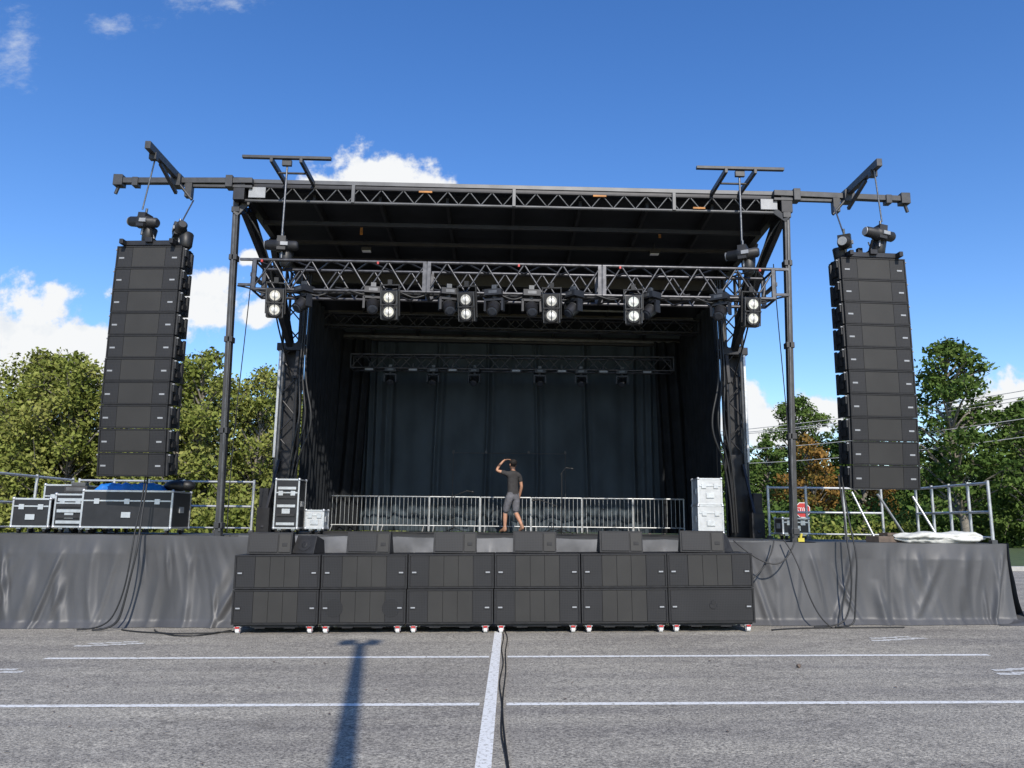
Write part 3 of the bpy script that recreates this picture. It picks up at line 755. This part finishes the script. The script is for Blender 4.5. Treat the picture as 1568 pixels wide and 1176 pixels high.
def leaves_np(centers,radii,per,size,rng):
    P=[]
    for c,r in zip(centers,radii):
        n=int(per*(r[0]*r[0])/.5)+16
        d=rng.normal(size=(n,3)); d/=np.linalg.norm(d,axis=1)[:,None]
        rad=rng.uniform(.35,1.0,n)**.5
        P.append(np.array(c)+d*rad[:,None]*np.array(r)*(1+.28*rng.normal(size=(n,1))))
    P=np.concatenate(P); n=len(P)
    a=rng.normal(size=(n,3)); a/=np.linalg.norm(a,axis=1)[:,None]
    t=rng.normal(size=(n,3)); bb=np.cross(a,t); bb/=np.linalg.norm(bb,axis=1)[:,None]
    s=size*rng.uniform(.6,1.3,(n,1))
    V=np.stack([P-a*s,P+bb*s*.55,P+a*s,P-bb*s*.55],axis=1).reshape(-1,3)
    return V
def tree_mesh(seed,h,rx,mat,trunk_r=.18,nc=46,leaf=.15,per=150,base=.22,tall=1.0):
    rng=np.random.default_rng(seed); b=MB()
    pts=[Vector((0,0,-.2))]; x=y=0
    for i in range(1,7):
        x+=rng.normal()*.12; y+=rng.normal()*.12; pts.append(Vector((x,y,h*.86*i/6)))
    for i in range(6): b.tube(pts[i],pts[i+1],trunk_r*(1-i/6.6),0,9,r2=trunk_r*(1-(i+1)/6.6),cap=False)
    cs=[];rs=[]
    for k in range(nc):
        zf=base+(1-base)*((k+.5)/nc)**.9
        prof=sin(pi*min(1,max(0,(zf-base+.12)/(1.12-base))))**.6
        a=k*2.39996+rng.normal()*.5; rr=rx*prof*rng.uniform(.25,1.0)
        r=rng.uniform(.45,1.0)*(.6+.4*prof)*(rx/3.0)**.5
        c=Vector((cos(a)*rr+x*zf*.6,sin(a)*rr+y*zf*.6,zf*h-.35*r+rng.normal()*.2))
        cs.append(tuple(c)); rs.append((r,r,r*.72*tall))
        zt=max(h*.15,c.z-rr*.7-.5); i=min(5,int(zt/(h*.86)*6)); f=zt/(h*.86)*6-i; f=min(1,max(0,f))
        s=pts[i].lerp(pts[i+1],f); mid=s.lerp(c,.55)+Vector((0,0,.12*rr))
        b.tube(s,mid,trunk_r*.36,0,6,r2=trunk_r*.22,cap=False); b.tube(mid,c,trunk_r*.22,0,5,r2=.015,cap=False)
        for q in range(3):
            e=c+Vector(rng.normal(size=3))*r*.6; b.tube(mid.lerp(c,.6),e,.022,0,4,r2=.008,cap=False)
    V=leaves_np(cs,rs,per,leaf,rng); n=len(V)//4; o=len(b.v)
    verts=np.concatenate([np.array(b.v),V]); 
    me=bpy.data.meshes.new('deciduous_tree')
    faces=b.f+[tuple(o+4*i+j for j in range(4)) for i in range(n)]
    me.from_pydata(verts.tolist(),[],faces); me.materials.append(M_bark); me.materials.append(mat)
    me.polygons.foreach_set('material_index',[0]*len(b.f)+[1]*n); me.polygons.foreach_set('use_smooth',[True]*len(b.f)+[False]*n); me.update()
    return me
TY=[tree_mesh(11,9.5,2.7,ML_y,.15,64,.105,200,.10,1.3),tree_mesh(12,9.5,2.5,ML_y,.14,60,.105,200,.12,1.5),tree_mesh(13,9.0,2.9,ML_y,.16,60,.11,200,.12,1.2)]
TG=[tree_mesh(21,12,3.2,ML_g,.24,56,.14,165,.20),tree_mesh(22,10,3.0,ML_g,.22,50,.145,165,.15)]
TO=tree_mesh(31,8,2.4,ML_o,.16,40,.14,150,.15)
T=[(-27,37,0,1.05),(-23.6,38,1,1.08),(-20.5,36,0,1.0),(-17.2,37.5,1,1.0),(-14.6,36.5,2,1.05),(-12.4,37,0,.95),(-10.0,39,1,.84),(-25.5,42,2,1.16),(-19,43,0,1.15),(-13,43,1,1.05),(-30.5,40,1,1.08),(-7.5,42,2,.9),(-22,36.5,2,1.0)]
for i,(x,y,k,s) in enumerate(T): put('deciduous_tree',TY[k],(x,y,gz(x)+.1),(0,0,i*1.3),scale=(s*1.05,s*1.05,s))
for i,(x,y,k,s) in enumerate([(26.3,45,0,1.03),(31.5,47,1,.92),(36.8,48,0,1.1),(24.0,64,0,1.0),(28,62,1,1.1),(20.5,62,1,.82),(17.5,66,1,.85),(13,66,1,.8),(34,58,0,.85),(40,60,1,1.1)]):
    put('deciduous_tree',TG[k],(x,y,gz(x)+.1),(0,0,i*1.7+.4),scale=(s*1.1,s*1.1,s))
for x,y,s in ((21.6,55,.95),(26.6,56,.6)): put('autumn_tree',TO,(x,y,gz(x)+.1),(0,0,x),scale=(s*1.0,s*1.0,s))
def thicket(name,x0,x1,y0,y1,h,n,mat,size,seed,per=110):
    rng=np.random.default_rng(seed); cs=[];rs=[]
    for k in range(n):
        r=rng.uniform(.7,1.3)*h/3.2; cs.append((rng.uniform(x0,x1),rng.uniform(y0,y1),rng.uniform(.1,1)**1.2*h*rng.uniform(.6,1.1))); rs.append((r*1.2,r,r*.9))
    V=leaves_np(cs,rs,per,size,rng); m=len(V)//4
    me=bpy.data.meshes.new(name); me.vertices.add(len(V)); me.vertices.foreach_set('co',V.astype(np.float32).ravel())
    me.loops.add(4*m); me.loops.foreach_set('vertex_index',np.arange(4*m,dtype=np.int32)); me.polygons.add(m)
    me.polygons.foreach_set('loop_start',np.arange(0,4*m,4,dtype=np.int32)); me.materials.append(mat); me.update(calc_edges=True); me.validate()
    put(name,me)
thicket('shrub_thicket',-32,-8,33,36,2.9,120,ML_y,.12,5,115)
thicket('shrub_thicket',-34,-6,45,48,5.2,80,ML_g,.24,6,40)
thicket('shrub_thicket',14,42,48,53,2.9,100,ML_g,.15,7,80)
thicket('shrub_thicket',16,24,46,48,1.8,30,ML_y,.13,8,90)
thicket('tree_line',-150,150,112,122,11,260,ML_g,.8,9,6)

# ------------------------------------------------------------------ man
def build_man(loc,rotz):
    M_skin=pm('skin',(.42,.22,.14),.55,0,.08,20); M_shirt=pm('tshirt_cloth',(.035,.033,.034),.9,0,.2,15,.3,40); M_short=pm('shorts_cloth',(.12,.12,.135),.9,0,.2,15,.3,40)
    M_shoe=pm('shoe',(.30,.16,.10),.7,0,.2,20); M_hair=pm('hair',(.015,.011,.009),.8,0,.3,60,.5,200)
    V=[];E=[];R=[];Z=[]
    def v(p,r): V.append(Vector(p)); R.append(r if isinstance(r,tuple) else (r,r)); return len(V)-1
    def e(a,b,z): E.append((a,b)); Z.append(z)
    def chain(start,items):
        a=start
        for p,r,z in items: bq=v(p,r); e(a,bq,z); a=bq
        return a
    pel=v((0,0,.93),(.155,.11))
    ch=chain(pel,[((0,.0,1.05),(.145,.10),'shirt'),((0,.01,1.20),(.155,.105),'shirt'),((0,.0,1.34),(.168,.11),'shirt'),((0,-.01,1.43),(.12,.085),'shirt')])
    chain(ch,[((0,0,1.50),.056,'skin'),((0,.012,1.545),.058,'skin'),((0,.03,1.60),(.068,.085),'skin'),((0,.02,1.67),(.078,.098),'skin'),((0,.012,1.735),(.062,.075),'skin')])
    sR=chain(ch,[((.165,-.01,1.41),.066,'shirt'),((.21,-.02,1.27),.062,'shirt')])
    wR=chain(sR,[((.215,-.02,1.25),.045,'skin'),((.235,-.03,1.13),.040,'skin'),((.245,.03,1.0),.037,'skin'),((.25,.08,.88),.026,'skin'),((.25,.10,.82),(.02,.038),'skin')])
    sL=chain(ch,[((-.165,-.01,1.42),.066,'shirt'),((-.29,.06,1.46),.062,'shirt')])
    wL=chain(sL,[((-.305,.065,1.465),.045,'skin'),((-.41,.12,1.50),.040,'skin'),((-.34,.13,1.60),.037,'skin'),((-.23,.11,1.73),.026,'skin'),((-.17,.08,1.775),(.036,.018),'skin')])
    for s,kn,an,to,heel in ((1,(.105,.02,.50),(.105,-.27,.155),(.11,-.13,.05),(.105,-.31,.10)),(-1,(-.105,.17,.50),(-.105,.18,.10),(-.12,.36,.04),(-.105,.13,.05))):
        hp=chain(pel,[((s*.095,.0,.87),.105,'short'),((s*.10,kn[1]*.6,.66),.098,'short'),((s*.103,kn[1]*.9,.53),.090,'short')])
        a=chain(hp,[((s*.104,kn[1]*.95,.515),.060,'skin'),(kn,.056,'skin')])
        k=Vector(kn); A=Vector(an)
        a=chain(a,[(tuple(k.lerp(A,.35)),.058,'skin'),(tuple(k.lerp(A,.85)),.036,'skin'),(an,.044,'shoe')])
        chain(a,[(tuple(A.lerp(Vector(to),.6)),(.048,.04),'shoe'),(to,(.045,.028),'shoe')]); chain(a,[(heel,.04,'shoe')])
    me=bpy.data.meshes.new('body'); me.from_pydata([tuple(q) for q in V],E,[])
    o=bpy.data.objects.new('tmp_body',me); COL.objects.link(o)
    md=o.modifiers.new('skin','SKIN'); md.use_smooth_shade=True
    for i,sv in enumerate(me.skin_vertices[0].data): sv.radius=R[i]; sv.use_root=(i==0)
    sb=o.modifiers.new('sub','SUBSURF'); sb.levels=2; sb.render_levels=2
    dg=bpy.context.evaluated_depsgraph_get(); m2=bpy.data.meshes.new_from_object(o.evaluated_get(dg)); bpy.data.objects.remove(o)
    m2.materials.clear()
    zs=['skin','shirt','short','shoe','hair']
    for m in (M_skin,M_shirt,M_short,M_shoe,M_hair): m2.materials.append(m)
    for p in m2.polygons:
        c=p.center; best=9;z='skin'
        for (a,bq),zz in zip(E,Z):
            A=V[a];B=V[bq];d=B-A;t=max(0,min(1,(c-A).dot(d)/max(1e-9,d.length_squared))); dd=(A+d*t-c).length-.5*(R[a][0]*(1-t)+R[bq][0]*t)
            if dd<best: best=dd;z=zz
        if z=='shirt' and c.z<.93: z='short'
        if c.z>1.60 and abs(c.x)<.12 and (c.z>1.70 or (c.y<.03 and c.z>1.60)): z='hair'
        p.material_index=zs.index(z); p.use_smooth=True
    man=empty('man',loc); man.rotation_euler=(0,0,rotz)
    put('body',m2,parent=man)
    b=MB()
    b.ell((0,-.005,1.70),(.086,.105,.088),1,16,10)
    b.ell((0,.118,1.635),(.014,.022,.024),0,8,6)
    for s in (-1,1):
        b.ell((s*.082,.02,1.645),(.012,.026,.034),0,8,6); b.ell((s*.032,.10,1.665),(.013,.010,.009),2,8,6)
    b.ell((0,.105,1.59),(.026,.012,.008),3,8,6)
    b.obj('head_features',[M_skin,M_hair,M_white,M_red],parent=man)
    def hand(w,d,n,curl,nm):
        d=Vector(d).normalized(); n=Vector(n).normalized(); s=d.cross(n)
        f=MB(); w=Vector(w); Rm=Matrix((s,d,n)).transposed()
        f.ell(w+d*.045,(.041,.052,.017),0,12,8,Rm)
        for i,(o_,L) in enumerate(((-.031,.062),(-.011,.074),(.010,.070),(.030,.055))):
            p=w+d*.082+s*o_; a=p; dd=d.copy()
            for k in range(3):
                q=a+dd*(L/3*1.15); f.tube(a,q,.0088-.001*k,0,8,r2=.0080-.001*k); a=q; dd=(dd-n*curl).normalized()
        a=w+d*.02-s*.035; dd=(d*.7-s*.75).normalized()
        for k in range(3): q=a+dd*.026; f.tube(a,q,.0105-.001*k,0,8,r2=.009-.001*k); a=q; dd=(dd+d*.35-n*curl*.3).normalized()
        f.obj(nm,[M_skin],parent=man)
    hand((.25,.10,.84),(0,.25,-1),(1,0,0),.35,'hand_right'); hand((-.19,.09,1.765),(.9,-.35,.12),(0,0,1),.3,'hand_left')
    b=MB(); b.ell((.235,.14,.74),(.03,.06,.07),0,10,8); b.ell((.235,.16,.70),(.035,.05,.05),0,10,8); b.obj('work_glove',[M_yellow],parent=man)
    return man
build_man((.05,18.9,DZ+.0),radians(35))

# ------------------------------------------------------------------ sun, sky, camera
sd=Vector((sin(az)*cos(SUN_EL),-cos(az)*cos(SUN_EL),sin(SUN_EL)))
l=bpy.data.lights.new('sun','SUN'); l.energy=5.0; l.angle=radians(.53); l.color=(1,.94,.85)
lo=bpy.data.objects.new('sun',l); COL.objects.link(lo); lo.rotation_euler=sd.to_track_quat('Z','Y').to_euler(); lo.location=(5,-20,20)
w=bpy.data.worlds.new('World'); scene.world=w; w.use_nodes=True; nt=w.node_tree; N=nt.nodes; L=nt.links
try:
    w.cycles.sampling_method='MANUAL'; w.cycles.sample_map_resolution=512
except Exception: pass
bg=N['Background']
sky=N.new('ShaderNodeTexSky'); sky.sky_type='NISHITA'; sky.sun_disc=False; sky.sun_elevation=SUN_EL
sky.sun_rotation=math.atan2(sd.x,sd.y); sky.altitude=100; sky.air_density=1.0; sky.dust_density=.3; sky.ozone_density=2.0
def mth(op,a,b_=None,c_=None):
    n=N.new('ShaderNodeMath'); n.operation=op
    for i,x in enumerate((a,b_,c_)):
        if x is None: continue
        if isinstance(x,(int,float)): n.inputs[i].default_value=x
        else: L.new(x,n.inputs[i])
    return n.outputs[0]
tc=N.new('ShaderNodeTexCoord'); sp=N.new('ShaderNodeSeparateXYZ'); L.new(tc.outputs['Generated'],sp.inputs[0])
yc=mth('MAXIMUM',sp.outputs[1],.05); U=mth('DIVIDE',sp.outputs[0],yc); W=mth('DIVIDE',sp.outputs[2],yc)
cb=N.new('ShaderNodeCombineXYZ'); L.new(U,cb.inputs[0]); L.new(W,cb.inputs[1])
def cn(scale,detail,rough=.55,off=0,sc=(1,1,1)):
    mp=N.new('ShaderNodeMapping'); mp.inputs['Location'].default_value=(off,off*.7,0); mp.inputs['Scale'].default_value=sc; L.new(cb.outputs[0],mp.inputs[0])
    n=N.new('ShaderNodeTexNoise'); n.inputs['Scale'].default_value=scale; n.inputs['Detail'].default_value=detail; n.inputs['Roughness'].default_value=rough; L.new(mp.outputs[0],n.inputs['Vector']); return n.outputs['Fac']
def blobs(lst):
    cur=None
    for (cu,cw,a,b_) in lst:
        dx=mth('DIVIDE',mth('SUBTRACT',U,cu),a); dy=mth('DIVIDE',mth('SUBTRACT',W,cw),b_)
        d=mth('SUBTRACT',1.,mth('SQRT',mth('ADD',mth('MULTIPLY',dx,dx),mth('MULTIPLY',dy,dy))))
        cur=d if cur is None else mth('MAXIMUM',cur,d)
    return cur
cum=blobs([(-.190,.452,.11,.070),(-.255,.440,.08,.045),(-.66,.235,.15,.090),(-.60,.215,.12,.07),(-.415,.29,.065,.055),(-.345,.272,.04,.022),(-.36,.35,.022,.016),
   (.335,.13,.12,.036),(.31,.155,.04,.035),(.385,.14,.07,.042),(.65,.155,.10,.055),(-.50,.18,.12,.04),(.9,.22,.12,.05),(-.95,.3,.15,.06)])
dens=mth('MULTIPLY_ADD',mth('SUBTRACT',cn(20,6,.58,1.3),.5),1.9,cum)
mr=N.new('ShaderNodeMapRange'); mr.interpolation_type='SMOOTHSTEP'; mr.inputs[1].default_value=.06; mr.inputs[2].default_value=.42; L.new(dens,mr.inputs[0])
cir=blobs([(-.72,.66,.06,.09),(-.58,.70,.07,.03),(-.42,.74,.12,.03)])
dc=mth('MULTIPLY_ADD',mth('SUBTRACT',cn(13,6,.7,3.3,(1,1.6,1)),.5),3.2,cir)
mr2=N.new('ShaderNodeMapRange'); mr2.interpolation_type='SMOOTHSTEP'; mr2.inputs[1].default_value=.25; mr2.inputs[2].default_value=1.6; mr2.inputs[4].default_value=.6; L.new(dc,mr2.inputs[0])
alpha=mth('MULTIPLY',mth('MAXIMUM',mr.outputs[0],mr2.outputs[0]),mth('GREATER_THAN',sp.outputs[1],.08))
cr=N.new('ShaderNodeValToRGB'); cr.color_ramp.elements[0].position=.25; cr.color_ramp.elements[1].position=.75
cr.color_ramp.elements[0].color=(4.0,4.6,5.4,1); cr.color_ramp.elements[1].color=(6.2,6.3,6.4,1)
L.new(mth('MULTIPLY_ADD',mr.outputs[0],.40,mth('SUBTRACT',cn(20,4,.58,1.312),.08)),cr.inputs[0])
hs=N.new('ShaderNodeHueSaturation'); hs.inputs['Hue'].default_value=.511; hs.inputs['Saturation'].default_value=1.30; hs.inputs['Value'].default_value=1.3; L.new(sky.outputs[0],hs.inputs['Color'])
mx=N.new('ShaderNodeMix'); mx.data_type='RGBA'; L.new(alpha,mx.inputs[0]); L.new(hs.outputs[0],mx.inputs[6]); L.new(cr.outputs[0],mx.inputs[7])
L.new(mx.outputs[2],bg.inputs[0]); bg.inputs[1].default_value=.15

cam=bpy.data.cameras.new('camera'); cam.sensor_width=36; cam.lens=27.05; cam.clip_end=2000; cam.clip_start=.05
co=bpy.data.objects.new('camera',cam); COL.objects.link(co)
co.matrix_world=Matrix.Translation((0,0,1.6))@Matrix.Rotation(radians(100.2),4,'X')@Matrix.Rotation(radians(.6),4,'Z')
scene.camera=co
scene.view_settings.view_transform='Standard'; scene.view_settings.look='None'; scene.view_settings.exposure=0
